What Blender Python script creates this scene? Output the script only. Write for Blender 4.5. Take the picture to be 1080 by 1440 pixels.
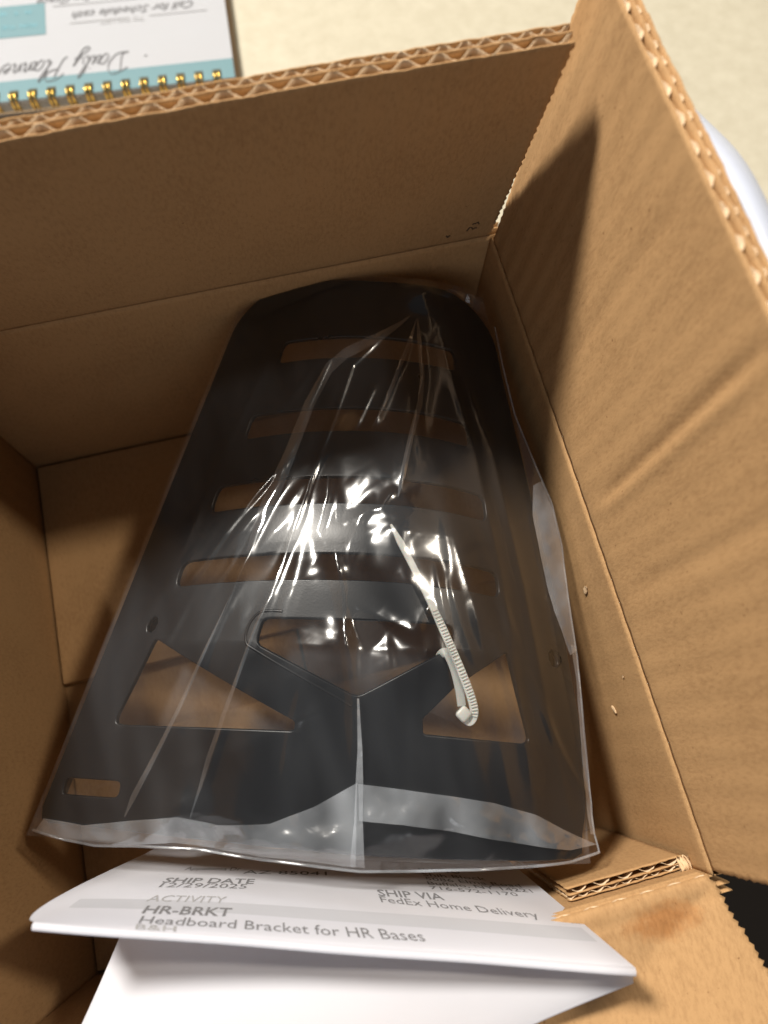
import bpy, bmesh, math, random
import numpy as np
from mathutils import Matrix, Vector

for o in list(bpy.data.objects): bpy.data.objects.remove(o)
C = bpy.context.scene.collection
SC = bpy.context.scene
random.seed(4); rng = np.random.default_rng(4)

# ------------------------------------------------------------------ camera
cam = bpy.data.cameras.new('camera'); camo = bpy.data.objects.new('camera', cam); C.objects.link(camo)
camo.matrix_world = Matrix(((0.9698, 0.2237, -0.0974, 0.1575),
                            (-0.2427, 0.9263, -0.2881, 0.0735),
                            (0.0258, 0.3030, 0.9526, 0.4330),
                            (0, 0, 0, 1)))
cam.sensor_fit = 'VERTICAL'; cam.sensor_height = 36; cam.sensor_width = 36; cam.lens = 26.136
cam.clip_start = .01; cam.clip_end = 50
cam.dof.use_dof = True; cam.dof.focus_distance = .305; cam.dof.aperture_fstop = 7
SC.camera = camo

# ------------------------------------------------------------------ light: room air, two ceiling lamps and an added front fill
w = bpy.data.worlds.new('World'); SC.world = w; w.use_nodes = True
bg = w.node_tree.nodes['Background']; bg.inputs[0].default_value = (.95, .97, 1, 1); bg.inputs[1].default_value = .085
def lamp(name, loc, size, watts, col):
    l = bpy.data.lights.new(name, 'AREA'); l.shape = 'DISK'; l.size = size; l.energy = watts; l.color = col
    o = bpy.data.objects.new(name, l); C.objects.link(o)
    d = (Vector(loc) - Vector((.15, .12, .12))).normalized(); o.location = loc
    o.rotation_euler = d.to_track_quat('Z', 'Y').to_euler()
    return o
lamp('ceiling_lamp', (-.56, 1.37, 1.95), .38, 114, (1, .945, .86))
lamp('ceiling_lamp', (1.28, .46, 2.04), .16, 24, (1, .90, .76))
lamp('fill_light', (-.3, -1.7, 1.25), 1.3, 7.5, (.93, .96, 1))  # added soft fill from the front, lifts the shaded board and paper
SC.view_settings.view_transform = 'Standard'; SC.view_settings.look = 'None'
SC.view_settings.exposure = 0.0; SC.view_settings.gamma = 1; SC.view_settings.use_curve_mapping = False

# ------------------------------------------------------------------ materials
def newmat(name):
    m = bpy.data.materials.new(name); m.use_nodes = True
    nt = m.node_tree; nt.nodes.clear()
    out = nt.nodes.new('ShaderNodeOutputMaterial')
    return m, nt, out
def N(nt, t, **k):
    n = nt.nodes.new(t)
    for a, b in k.items():
        if a in n.inputs: n.inputs[a].default_value = b
        else: setattr(n, a, b)
    return n
def plain(name, col, rough=.5, metal=0, spec=.5):
    m, nt, out = newmat(name)
    p = N(nt, 'ShaderNodeBsdfPrincipled'); p.inputs['Base Color'].default_value = (*col, 1)
    p.inputs['Roughness'].default_value = rough; p.inputs['Metallic'].default_value = metal
    p.inputs['Specular IOR Level'].default_value = spec
    nt.links.new(p.outputs[0], out.inputs[0]); return m

def kraft(name, a, b, flute=.0108, bump=.25, stain=None):
    """brown board: pulp fibres, specks and the faint washboard of the flutes (object X runs across them)"""
    m, nt, out = newmat(name); L = nt.links.new
    p = N(nt, 'ShaderNodeBsdfPrincipled', Roughness=.78); p.inputs['Specular IOR Level'].default_value = .3
    tc = N(nt, 'ShaderNodeTexCoord')
    mp = N(nt, 'ShaderNodeMapping'); mp.inputs['Scale'].default_value = (1, .35, 1); L(tc.outputs['Object'], mp.inputs[0])
    n1 = N(nt, 'ShaderNodeTexNoise', Scale=22., Detail=3.); L(tc.outputs['Object'], n1.inputs[0])
    n2 = N(nt, 'ShaderNodeTexNoise', Scale=750., Detail=5., Roughness=.75); L(mp.outputs[0], n2.inputs[0])
    n3 = N(nt, 'ShaderNodeTexNoise', Scale=2600., Detail=2.); L(tc.outputs['Object'], n3.inputs[0])
    ad = N(nt, 'ShaderNodeMath', operation='MULTIPLY_ADD'); L(n2.outputs[0], ad.inputs[0]); ad.inputs[1].default_value = .9; n1h = N(nt, 'ShaderNodeMath', operation='MULTIPLY_ADD'); L(n1.outputs[0], n1h.inputs[0]); n1h.inputs[1].default_value = .35; n1h.inputs[2].default_value = .325; L(n1h.outputs[0], ad.inputs[2])
    r = N(nt, 'ShaderNodeValToRGB'); L(ad.outputs[0], r.inputs[0])
    r.color_ramp.elements[0].position = .60; r.color_ramp.elements[0].color = (*a, 1)
    r.color_ramp.elements[1].position = 1.27; r.color_ramp.elements[1].color = (*b, 1)
    # sparse dark and light specks
    sp = N(nt, 'ShaderNodeTexNoise', Scale=700., Detail=0.); L(tc.outputs['Object'], sp.inputs[0])
    sr = N(nt, 'ShaderNodeValToRGB'); L(sp.outputs[0], sr.inputs[0])
    sr.color_ramp.elements[0].position = .10; sr.color_ramp.elements[0].color = (.55, .48, .42, 1)
    sr.color_ramp.elements[1].position = .19; sr.color_ramp.elements[1].color = (1, 1, 1, 1)
    mx = N(nt, 'ShaderNodeMix', data_type='RGBA', blend_type='MULTIPLY'); mx.inputs[0].default_value = 1
    L(r.outputs[0], mx.inputs[6]); L(sr.outputs[0], mx.inputs[7]); L(mx.outputs[2], p.inputs['Base Color'])
    if stain:
        sm = N(nt, 'ShaderNodeMapping'); sm.inputs['Location'].default_value = (-stain[0], -stain[1], 0); L(tc.outputs['Object'], sm.inputs[0])
        sm2 = N(nt, 'ShaderNodeMapping'); sm2.inputs['Scale'].default_value = (1, 2.2, 0); L(sm.outputs[0], sm2.inputs[0])
        ln = N(nt, 'ShaderNodeVectorMath', operation='LENGTH'); L(sm2.outputs[0], ln.inputs[0])
        ns = N(nt, 'ShaderNodeTexNoise', Scale=130., Detail=4., Roughness=.7); L(tc.outputs['Object'], ns.inputs[0])
        ma = N(nt, 'ShaderNodeMath', operation='MULTIPLY_ADD'); L(ns.outputs[0], ma.inputs[0]); ma.inputs[1].default_value = .022; L(ln.outputs['Value'], ma.inputs[2])
        mr = N(nt, 'ShaderNodeMapRange'); L(ma.outputs[0], mr.inputs[0]); mr.inputs[1].default_value = .017; mr.inputs[2].default_value = .027; mr.inputs[3].default_value = .6; mr.inputs[4].default_value = 0
        mz = N(nt, 'ShaderNodeMix', data_type='RGBA', blend_type='MULTIPLY'); L(mr.outputs[0], mz.inputs[0]); L(mx.outputs[2], mz.inputs[6]); mz.inputs[7].default_value = (.72, .42, .16, 1)
        L(mz.outputs[2], p.inputs['Base Color'])
    # relief: flutes + fibre
    sx = N(nt, 'ShaderNodeSeparateXYZ'); L(tc.outputs['Object'], sx.inputs[0])
    wob = N(nt, 'ShaderNodeMath', operation='MULTIPLY_ADD'); L(n1.outputs[0], wob.inputs[0]); wob.inputs[1].default_value = .004; L(sx.outputs[0], wob.inputs[2])
    k = N(nt, 'ShaderNodeMath', operation='MULTIPLY'); L(wob.outputs[0], k.inputs[0]); k.inputs[1].default_value = 2 * math.pi / flute
    s = N(nt, 'ShaderNodeMath', operation='SINE'); L(k.outputs[0], s.inputs[0])
    am = N(nt, 'ShaderNodeMath', operation='MULTIPLY'); L(s.outputs[0], am.inputs[0]); L(n1.outputs[0], am.inputs[1])
    b1 = N(nt, 'ShaderNodeBump', Strength=bump, Distance=.0007); L(am.outputs[0], b1.inputs['Height'])
    b2 = N(nt, 'ShaderNodeBump', Strength=.6, Distance=.0003); L(n2.outputs[0], b2.inputs['Height']); L(b1.outputs[0], b2.inputs['Normal'])
    b3 = N(nt, 'ShaderNodeBump', Strength=.3, Distance=.0001); L(n3.outputs[0], b3.inputs['Height']); L(b2.outputs[0], b3.inputs['Normal'])
    L(b3.outputs[0], p.inputs['Normal'])
    L(p.outputs[0], out.inputs[0]); return m

def film(name, haze, rough=.07, fres=1.6, bump=.25):
    m, nt, out = newmat(name); L = nt.links.new
    tc = N(nt, 'ShaderNodeTexCoord')
    n1 = N(nt, 'ShaderNodeTexNoise', Scale=130., Detail=2., Roughness=.5, Distortion=.8); L(tc.outputs['Object'], n1.inputs[0])
    bp = N(nt, 'ShaderNodeBump', Strength=bump, Distance=.0006); L(n1.outputs[0], bp.inputs['Height'])
    tr = N(nt, 'ShaderNodeBsdfTransparent'); tr.inputs[0].default_value = (.97, .97, .97, 1)
    df = N(nt, 'ShaderNodeBsdfDiffuse'); df.inputs[0].default_value = (.76, .82, .90, 1)
    tl = N(nt, 'ShaderNodeBsdfTranslucent'); tl.inputs[0].default_value = (.76, .82, .90, 1)
    hz = N(nt, 'ShaderNodeMixShader'); hz.inputs[0].default_value = .4; L(df.outputs[0], hz.inputs[1]); L(tl.outputs[0], hz.inputs[2])
    # haze in streaks: scuffed film
    mp = N(nt, 'ShaderNodeMapping'); mp.inputs['Scale'].default_value = (1, .25, 1); mp.inputs['Rotation'].default_value = (0, 0, .3); L(tc.outputs['Object'], mp.inputs[0])
    n2 = N(nt, 'ShaderNodeTexNoise', Scale=60., Detail=1.); L(mp.outputs[0], n2.inputs[0])
    mr = N(nt, 'ShaderNodeMapRange'); L(n2.outputs[0], mr.inputs[0]); mr.inputs[1].default_value = .35; mr.inputs[2].default_value = .7
    mr.inputs[3].default_value = haze * .45; mr.inputs[4].default_value = haze * 1.6
    m1 = N(nt, 'ShaderNodeMixShader'); L(mr.outputs[0], m1.inputs[0]); L(tr.outputs[0], m1.inputs[1]); L(hz.outputs[0], m1.inputs[2])
    gl = N(nt, 'ShaderNodeBsdfGlossy'); gl.inputs['Roughness'].default_value = rough; L(bp.outputs[0], gl.inputs['Normal'])
    fr = N(nt, 'ShaderNodeFresnel', IOR=1.5); L(bp.outputs[0], fr.inputs['Normal'])
    ge = N(nt, 'ShaderNodeNewGeometry')
    fm = N(nt, 'ShaderNodeMath', operation='MULTIPLY'); L(fr.outputs[0], fm.inputs[0]); fm.inputs[1].default_value = fres; fm.use_clamp = True
    fz = N(nt, 'ShaderNodeMath', operation='MINIMUM'); L(fm.outputs[0], fz.inputs[0]); fz.inputs[1].default_value = .27
    m2 = N(nt, 'ShaderNodeMixShader'); L(fz.outputs[0], m2.inputs[0]); L(m1.outputs[0], m2.inputs[1]); L(gl.outputs[0], m2.inputs[2])
    L(m2.outputs[0], out.inputs[0]); return m

M = {}
M['kraft'] = kraft('kraft_board', (.255, .139, .058), (.41, .243, .110))
M['kraft_stained'] = kraft('kraft_board_stained', (.255, .139, .058), (.41, .243, .110), stain=(.021, .010))
M['kraft_wall'] = kraft('kraft_wall_board', (.250, .136, .057), (.40, .237, .107), bump=.12)
M['flute'] = kraft('kraft_fluting', (.42, .29, .17), (.62, .47, .31), bump=0)
M['film'] = film('clear_film', .016, .17, 1.8, .05)
M['film_back'] = film('clear_film_underside', .055)
M['film_side'] = film('milky_side_film', .26, .18, 1.6, .2)
M['film_hem'] = film('frosted_seam_film', .20, .17, 2.0, .4)
M['film_fold'] = film('folded_film', .055, .10, 2.0, .1)
M['black'] = None
def black():
    m, nt, out = newmat('black_coated_metal'); L = nt.links.new
    p = N(nt, 'ShaderNodeBsdfPrincipled', Roughness=.36); p.inputs['Base Color'].default_value = (.007, .0075, .009, 1); p.inputs['Specular IOR Level'].default_value = .22
    tc = N(nt, 'ShaderNodeTexCoord'); n = N(nt, 'ShaderNodeTexNoise', Scale=1500., Detail=2.); L(tc.outputs['Object'], n.inputs[0])
    b = N(nt, 'ShaderNodeBump', Strength=.12, Distance=.0002); L(n.outputs[0], b.inputs['Height']); L(b.outputs[0], p.inputs['Normal'])
    n2 = N(nt, 'ShaderNodeTexNoise', Scale=30., Detail=4.); L(tc.outputs['Object'], n2.inputs[0])
    mr = N(nt, 'ShaderNodeMapRange'); L(n2.outputs[0], mr.inputs[0]); mr.inputs[3].default_value = .27; mr.inputs[4].default_value = .36; L(mr.outputs[0], p.inputs['Roughness'])
    L(p.outputs[0], out.inputs[0]); return m
M['black'] = black()
def paper(name, col):
    m, nt, out = newmat(name); L = nt.links.new
    tc = N(nt, 'ShaderNodeTexCoord'); n = N(nt, 'ShaderNodeTexNoise', Scale=700., Detail=3.); L(tc.outputs['Object'], n.inputs[0])
    n2 = N(nt, 'ShaderNodeTexNoise', Scale=28., Detail=2.); L(tc.outputs['Object'], n2.inputs[0])
    b = N(nt, 'ShaderNodeBump', Strength=.12, Distance=.0002); L(n.outputs[0], b.inputs['Height'])
    b2 = N(nt, 'ShaderNodeBump', Strength=.25, Distance=.003); L(n2.outputs[0], b2.inputs['Height']); L(b.outputs[0], b2.inputs['Normal'])
    d = N(nt, 'ShaderNodeBsdfDiffuse'); d.inputs[0].default_value = (*col, 1); L(b2.outputs[0], d.inputs['Normal'])
    t = N(nt, 'ShaderNodeBsdfTranslucent'); t.inputs[0].default_value = (*col, 1)
    mx = N(nt, 'ShaderNodeMixShader'); mx.inputs[0].default_value = .42; L(d.outputs[0], mx.inputs[1]); L(t.outputs[0], mx.inputs[2])
    L(mx.outputs[0], out.inputs[0]); return m
M['paper'] = paper('white_paper', (.72, .73, .79))
M['band'] = paper('grey_printed_band', (.61, .62, .66))
M['planner_page'] = paper('planner_paper', (.56, .57, .60))
M['ink'] = plain('grey_ink', (.17, .17, .18), .9, 0, .1)
M['ink_light'] = plain('light_grey_ink', (.32, .32, .33), .9, 0, .1)
M['teal'] = plain('teal_print', (.125, .215, .24), .6, 0, .2)
M['teal_dark'] = plain('dark_teal_ink', (.16, .34, .40), .8, 0, .1)
M['gold'] = plain('gold_wire', (.78, .52, .12), .24, 1)
M['void'] = plain('painted_bore_shade', (.0015, .0015, .0015), 1, 0, 0)  # flat black standing in for the shade inside the bracket holes
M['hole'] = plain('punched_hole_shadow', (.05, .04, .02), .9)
M['board'] = plain('tan_chipboard', (.30, .21, .12), .9)
M['pouch'] = plain('pale_plastic_pouch', (.42, .45, .53), .35)
M['fleck'] = plain('torn_paper_fibre', (.62, .43, .25), .9)
M['mark'] = plain('dark_scuff', (.06, .035, .02), .9)
def nylon():
    m, nt, out = newmat('natural_nylon'); L = nt.links.new
    p = N(nt, 'ShaderNodeBsdfPrincipled', Roughness=.38); p.inputs['Base Color'].default_value = (.40, .41, .39, 1)
    p.inputs['Subsurface Weight'].default_value = .3; p.inputs['Subsurface Scale'].default_value = .002
    t = N(nt, 'ShaderNodeBsdfTransparent'); mx = N(nt, 'ShaderNodeMixShader'); mx.inputs[0].default_value = .2
    L(p.outputs[0], mx.inputs[1]); L(t.outputs[0], mx.inputs[2]); L(mx.outputs[0], out.inputs[0]); return m
M['nylon'] = nylon()
def tablemat():
    m, nt, out = newmat('cream_table'); L = nt.links.new
    p = N(nt, 'ShaderNodeBsdfPrincipled', Roughness=.5)
    tc = N(nt, 'ShaderNodeTexCoord'); n = N(nt, 'ShaderNodeTexNoise', Scale=90., Detail=5., Roughness=.65); L(tc.outputs['Object'], n.inputs[0])
    r = N(nt, 'ShaderNodeValToRGB'); L(n.outputs[0], r.inputs[0])
    r.color_ramp.elements[0].position = .3; r.color_ramp.elements[0].color = (.375, .342, .26, 1)
    r.color_ramp.elements[1].position = .72; r.color_ramp.elements[1].color = (.43, .397, .31, 1)
    L(r.outputs[0], p.inputs['Base Color'])
    b = N(nt, 'ShaderNodeBump', Strength=.15, Distance=.001); L(n.outputs[0], b.inputs['Height']); L(b.outputs[0], p.inputs['Normal'])
    L(p.outputs[0], out.inputs[0]); return m
M['table'] = tablemat()

# ------------------------------------------------------------------ helpers
def empty(name, loc, label, cat):
    o = bpy.data.objects.new(name, None); C.objects.link(o); o.location = loc; o.empty_display_size = .02
    o['label'] = label; o['category'] = cat; return o
ORI = {}
def origin(o):
    v = Vector((0, 0, 0))
    while o is not None: v = v + Vector(o.location); o = o.parent
    return v
def mesh(name, verts, faces, mat, parent=None, smooth=True, sharp=None, off=None):
    """verts in world metres; stored relative to the parent chain (parents of these are unrotated)"""
    o0 = origin(parent) if parent else Vector((0, 0, 0))
    if off is not None: o0 = Vector(off)
    me = bpy.data.meshes.new(name); me.from_pydata([(v[0] - o0.x, v[1] - o0.y, v[2] - o0.z) for v in verts], [], faces); me.update()
    if smooth:
        me.polygons.foreach_set('use_smooth', [True] * len(me.polygons))
        if sharp: me.set_sharp_from_angle(angle=math.radians(sharp))
    if mat: me.materials.append(mat)
    o = bpy.data.objects.new(name, me); C.objects.link(o)
    if parent: o.parent = parent
    return o
def grid_faces(nu, nv, base=0):
    return [(base + j * nu + i, base + j * nu + i + 1, base + (j + 1) * nu + i + 1, base + (j + 1) * nu + i) for j in range(nv - 1) for i in range(nu - 1)]
def solid(o, t, off=-1):
    md = o.modifiers.new('thickness', 'SOLIDIFY'); md.thickness = t; md.offset = off; return o
def tube(path, r, n=8, close=False):
    P = [Vector(p) for p in path]; vs = []; fs = []; up = None
    for i, p in enumerate(P):
        a = P[(i - 1) % len(P)] if close or i else P[0]; b = P[(i + 1) % len(P)] if close or i < len(P) - 1 else P[-1]
        t = (b - a).normalized()
        if up is None: up = t.orthogonal().normalized()
        up = (up - t * up.dot(t)).normalized(); s = t.cross(up)
        for k in range(n): an = 2 * math.pi * k / n; vs.append(p + (up * math.cos(an) + s * math.sin(an)) * r)
    m = len(P)
    for i in range(m if close else m - 1):
        for k in range(n): fs.append((i * n + k, i * n + (k + 1) % n, ((i + 1) % m) * n + (k + 1) % n, ((i + 1) % m) * n + k))
    return vs, fs
def boxv(x0, x1, y0, y1, z0, z1):
    v = [(x0, y0, z0), (x1, y0, z0), (x1, y1, z0), (x0, y1, z0), (x0, y0, z1), (x1, y0, z1), (x1, y1, z1), (x0, y1, z1)]
    return v, [(0, 3, 2, 1), (4, 5, 6, 7), (0, 1, 5, 4), (1, 2, 6, 5), (2, 3, 7, 6), (3, 0, 4, 7)]

# ------------------------------------------------------------------ table
v = []; 
TZ = -.0145
tb = mesh('table_top', [(-1.4, -.022, TZ), (1.8, -.022, TZ), (1.8, 2.2, TZ), (-1.4, 2.2, TZ), (-1.4, -.022, TZ - .03), (1.8, -.022, TZ - .03), (1.8, 2.2, TZ - .03), (-1.4, 2.2, TZ - .03)],
          [(0, 1, 2, 3), (7, 6, 5, 4), (0, 4, 5, 1), (1, 5, 6, 2), (2, 6, 7, 3), (3, 7, 4, 0)], M['table'], smooth=False)
tb['kind'] = 'structure'; tb['label'] = 'cream speckled table top under the open cardboard box'

fl_ = mesh('floor', [(-2, -2, -.75), (2.4, -2, -.75), (2.4, 2.4, -.75), (-2, 2.4, -.75)], [(0, 1, 2, 3)], plain('dark_floor', (.022, .016, .012), .9), smooth=False)
fl_['kind'] = 'structure'

# ------------------------------------------------------------------ cardboard box
W, D, H, T = .27, .2839, .1383, .0065
BOX = empty('cardboard_box', (W / 2, D / 2, TZ), 'open brown double-wall cardboard box with raised flaps holding the bagged bracket', 'box')
def frame(O, sd, td, nd):
    m = Matrix.Identity(4)
    for i, c in enumerate((sd, td, nd)):
        c = Vector(c).normalized()
        for r in range(3): m[r][i] = c[r]
    for r in range(3): m[r][3] = O[r]
    return m
def panel(name, O, sd, td, nd, w, L, mat, warp=None, skew=(0, 0), jag=(.0, .0, .0), thick=T, flutes=True, rec=.0006, nt=14, fl=.0108, label=None):
    """double-wall board: three liners and two fluting layers; local X across flutes, Y along them, Z outwards"""
    M4 = frame(O, sd, td, nd)
    ns = int(w / .0018)
    S = np.linspace(0, 1, ns); Tt = np.linspace(0, 1, nt)
    r_l = rng.normal(0, 1, nt * 3); r_r = rng.normal(0, 1, nt * 3)
    def wp(s, t): return warp(s, t) if warp else 0 * s
    vs = []; fs = []
    nmid = thick * .60
    top_j = np.convolve(rng.normal(0, 1, ns + 4), np.ones(3) / 3, 'same')[2:-2] * jag[2]
    jr = rng.uniform(.0, 1.5, (2, nt))
    for li, n in enumerate((0, nmid, thick)):
        tj = top_j + rng.normal(0, 1, ns) * jag[2] * .35
        base = len(vs)
        for j, t in enumerate(Tt):
            s0 = skew[0] * t + jag[0] * ((j % 2) * 2 - 1) * jr[0, j]; s1 = w + skew[1] * t + jag[1] * ((j % 2) * 2 - 1) * jr[1, j]
            s = s0 + (s1 - s0) * S
            tt = L * t + (tj if j == nt - 1 else 0 * s)
            z = n + wp(s, tt)
            vs += list(zip(s, tt, z))
        f = grid_faces(ns, nt, base)
        if li == 0: f = [q[::-1] for q in f]
        fs += f
    me = bpy.data.meshes.new(name); me.from_pydata([tuple(map(float, q)) for q in vs], [], fs); me.update()
    me.polygons.foreach_set('use_smooth', [True] * len(me.polygons)); me.materials.append(mat)
    o = bpy.data.objects.new(name, me); C.objects.link(o); o.parent = BOX
    o.matrix_local = Matrix.Translation(-origin(BOX)) @ M4
    solid(o, .0004, -1)
    if label: o['label'] = label
    if flutes:
        vs = []; fs = []
        for lo, hi, p in ((.0003, nmid - .0003, fl), (nmid + .0003, thick - .0003, fl * .62)):
            k = int(w / p * 14); base = len(vs); ph = random.random() * 6
            s = np.linspace(.0004, w - .0004, k); wav = np.sin(2 * np.pi * s / p + ph + .35 * np.sin(s * 37) ); wav = np.clip(wav * 1.03, -1, 1)
            am = 1 - .10 * (np.sin(s * 91 + ph) * .5 + .5)
            n = (lo + hi) / 2 + (hi - lo) / 2 * wav * am
            ntf = 8
            for j in range(ntf):
                t = j / (ntf - 1); ss = s + skew[0] * t + (skew[1] - skew[0]) * t * s / w
                tt = L * t - (rec if j == ntf - 1 else -.0004) + (rng.normal(0, 1, k) * jag[2] * .5 if j == ntf - 1 else 0)
                vs += list(zip(ss, tt + 0 * ss, n + wp(ss, tt + 0 * ss)))
            fs += grid_faces(k, ntf, base)
        me = bpy.data.meshes.new('fluting'); me.from_pydata([tuple(map(float, q)) for q in vs], [], fs); me.update()
        me.polygons.foreach_set('use_smooth', [True] * len(me.polygons)); me.materials.append(M['flute'])
        c = bpy.data.objects.new('fluting', me); C.objects.link(c); c.parent = o; solid(c, .0002, 0)
    return o
G = lambda x, c, s: np.exp(-((x - c) / s) ** 2)
# walls (inner face at n = 0)
wall_crease = lambda L: (lambda s, t: .0004 * G(t, L, .003) + .00004 * np.sin(s * 580))
def wall(O, sd, nd, w, lab=None, low=0.):
    O = (O[0], O[1], O[2] - .0135)
    return panel('wall', O, sd, (0, 0, 1), nd, w, H + .01345 - low, M['kraft_wall'], warp=wall_crease(H + .01345 - low), flutes=False, nt=40, label=lab)
wall((W + T - .0005, D, 0), (-1, 0, 0), (0, 1, 0), W + 2 * T - .001)                 # far
wall((-T + .0005, 0, 0), (1, 0, 0), (0, -1, 0), W + 2 * T - .001, low=.0014)                 # near
wall((0, D, 0), (0, -1, 0), (-1, 0, 0), D)                # left
wall((W, 0, 0), (0, 1, 0), (1, 0, 0), D)                  # right
# far flap leans a little over the box
FLN = math.hypot(.025, .1232)
ft = (0, -.025 / FLN, .1232 / FLN); fn = (0, .1232 / FLN, .025 / FLN)
panel('flap', (W - .0006, D, H), (-1, 0, 0), ft, fn, W - .001, .1245, M['kraft'], jag=(.0004, .0004, .00028), nt=60, rec=.0002,
      warp=lambda s, t: .0004 * G(t, 0, .003) + .0005 * np.sin(s * 21) * (t / .12) ** 2)
# right flap, almost upright, with a buckle across it
rt = (math.sin(math.radians(5)), 0, math.cos(math.radians(5))); rn = (math.cos(math.radians(5)), 0, -math.sin(math.radians(5)))
def rwarp(s, t):
    f = np.clip((t - .008) / .02, 0, 1) * np.clip((.128 - t) / .02, 0, 1) 
    return (.0004 * G(t, 0, .003) + .0017 * G(s, .1425 + .03 * (t - .07), .0024) * f - .0009 * G(s, .1375 + .03 * (t - .07), .003) * f
            + .0007 * G(s, .104, .0035) * f + .0005 * G(s, .196, .004) * f + .0016 * np.sin(s / D * np.pi) * (t / .13)
            + .00012 * np.sin(2 * np.pi * s / .0108))
panel('flap', (W + .0003, .0015, H), (0, 1, 0), rt, rn, D - .0045, .1318, M['kraft'], jag=(.0003, .0004, .0003), nt=60, rec=.0015, warp=rwarp, skew=(0, .003),
      label='right flap with a buckle pressed across it')
# front flap folded flat outwards, left flap upright
panel('flap', (W - .0012, .0004, H + .0004), (-1, 0, 0), (0, -1, -.03), (0, .03, -1), W - .003, .125, M['kraft_stained'], jag=(.0007, .0004, .0003), nt=90, skew=(-.035, 0),
      warp=lambda s, t: .0004 * np.sin(s * 30 + t * 20) + .0012 * np.exp(-t / .0012) + .0004 * G(t, .007, .0015))
panel('flap', (-.0003, D - .003, H), (0, -1, 0), (-.10, 0, .995), (-.995, 0, -.10), D - .005, .1318, M['kraft'], jag=(.0004, .0004, .0003), nt=40, warp=lambda s, t: .0004 * G(t, 0, .003))
# bottom: two inner flaps with a gap between, the two outer ones below
def board(name, x0, x1, y0, y1, z0, z1, mat, parent):
    v, f = boxv(x0, x1, y0, y1, z0, z1); o = mesh(name, v, f, mat, parent, smooth=False)
    b = o.modifiers.new('edge', 'BEVEL'); b.width = .0006; b.segments = 2; return o
board('bottom_flap', .0012, W - .0012, .148, D - .0016, -T, 0, M['kraft_wall'], BOX)
board('bottom_flap', .0012, W - .0012, .0016, .112, -T, 0, M['kraft_wall'], BOX)
board('bottom_flap', -.0002, W * .5 - .0008, -.0002, D + .0002, -2 * T - .0012, -T - .0006, M['kraft_wall'], BOX)
board('bottom_flap', W * .5 + .0008, W + .0002, -.0002, D + .0002, -2 * T - .0012, -T - .0006, M['kraft_wall'], BOX)
# glued joint tab against the near wall, its cut edge showing the flutes
gt = panel('glue_tab', (.2205, .0052, .012), (1, 0, 0), (0, 0, 1), (0, -1, 0), .0475, .109, M['kraft'], jag=(.0004, .0003, .0006), thick=.0046, nt=40, fl=.0095,
           label='stub of board with a ragged cut edge in the near right corner')
# torn nub at its end
vs = []; fs = []
for i in range(9):
    for j in range(7):
        a = i / 8; b = j / 6
        vs.append((.2655 + .0040 * a + random.uniform(-.0004, .0004), .0052 - .0058 * b + random.uniform(-.0004, .0004), .1212 + .0016 * math.sin(a * 3.1) * math.sin(b * 3.1) + random.uniform(-.0002, .0002)))
tn = mesh('torn_nub', vs, grid_faces(9, 7), M['fleck'], BOX); solid(tn, .0012, 0)
# nicks: little curls of torn liner on the right wall, scuffs on the far flap
def fleck(c, n, sd, size, mat, seed, name='torn_liner'):
    rr = random.Random(seed); n = Vector(n); sd = Vector(sd); td = n.cross(sd)
    vs = []; k = 7
    for j in range(4):
        for i in range(k):
            a = i / (k - 1) * 2 - 1; b = j / 3 * 2 - 1
            wd = (1 - a * a * .85) * .45
            p = Vector(c) + sd * (a * size) + td * (b * size * wd + rr.uniform(-.12, .12) * size) + n * (.0002 + max(0, b) * size * .16 * rr.uniform(.4, 1))
            vs.append(p)
    o = mesh(name, vs, grid_faces(k, 4), mat, BOX); solid(o, .0003, 0)
fleck((W - .0003, .1149, .108), (-1, 0, 0), (0, .45, .9), .0028, M['fleck'], 1)
fleck((W - .0003, .0626, .0936), (-1, 0, 0), (0, .8, -.6), .0022, M['fleck'], 2)
fleck((W - .0003, .075, .118), (-1, 0, 0), (0, .5, .8), .0010, M['fleck'], 5)
def scuff(x, t, size, seed):
    c = Vector((x, D, H)) + Vector(ft) * t; n = -Vector(fn)
    rr = random.Random(seed); path = []
    for i in range(6): path.append(c + Vector((1, 0, 0)) * (i / 5 - .5) * size + Vector(ft) * rr.uniform(-.45, .45) * size + n * .0001)
    v, f = tube(path, .00035, 5); mesh('scuff', v, f, M['mark'], BOX)
scuff(.2585, .012, .0045, 1); scuff(.2595, .0165, .003, 3); scuff(.2475, .0085, .002, 2)
# shipping pouch bulging from the outside of the right flap
vs = []; nu, nv = 30, 16
for j in range(nv):
    b = j / (nv - 1)
    for i in range(nu):
        a = i / (nu - 1); y = .276 - .17 * a
        env = min(1, a * 6 + .05) * min(1, (1 - a) * 8)
        z = .262 - .11 * b - .006 * math.sin(a * 9)
        x = W + T + .0006 + (z - H) * math.tan(math.radians(5)) + .0016 * math.sin(y / D * math.pi) + (.036 * env * math.sin(math.pi * min(1, b * 1.02)) ** .55) * (1 - .12 * math.sin(a * 14 + b * 4)) + .0006
        vs.append((x, y, z))
pc = mesh('label_pouch', vs, grid_faces(nu, nv), M['pouch'], BOX); solid(pc, .0004, 1)
pc['label'] = 'pale plastic pouch stuck outside the right flap'

def catmull(P, n):
    P = [np.array(p, float) for p in P]; P = [2 * P[0] - P[1]] + P + [2 * P[-1] - P[-2]]; out = []
    for i in range(1, len(P) - 2):
        for k in range(n):
            t = k / n; a, b, c, d = P[i - 1:i + 3]
            out.append(.5 * (2 * b + (c - a) * t + (2 * a - 5 * b + 4 * c - d) * t * t + (3 * b - a - 3 * c + d) * t ** 3))
    out.append(P[-2]); return out
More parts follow.
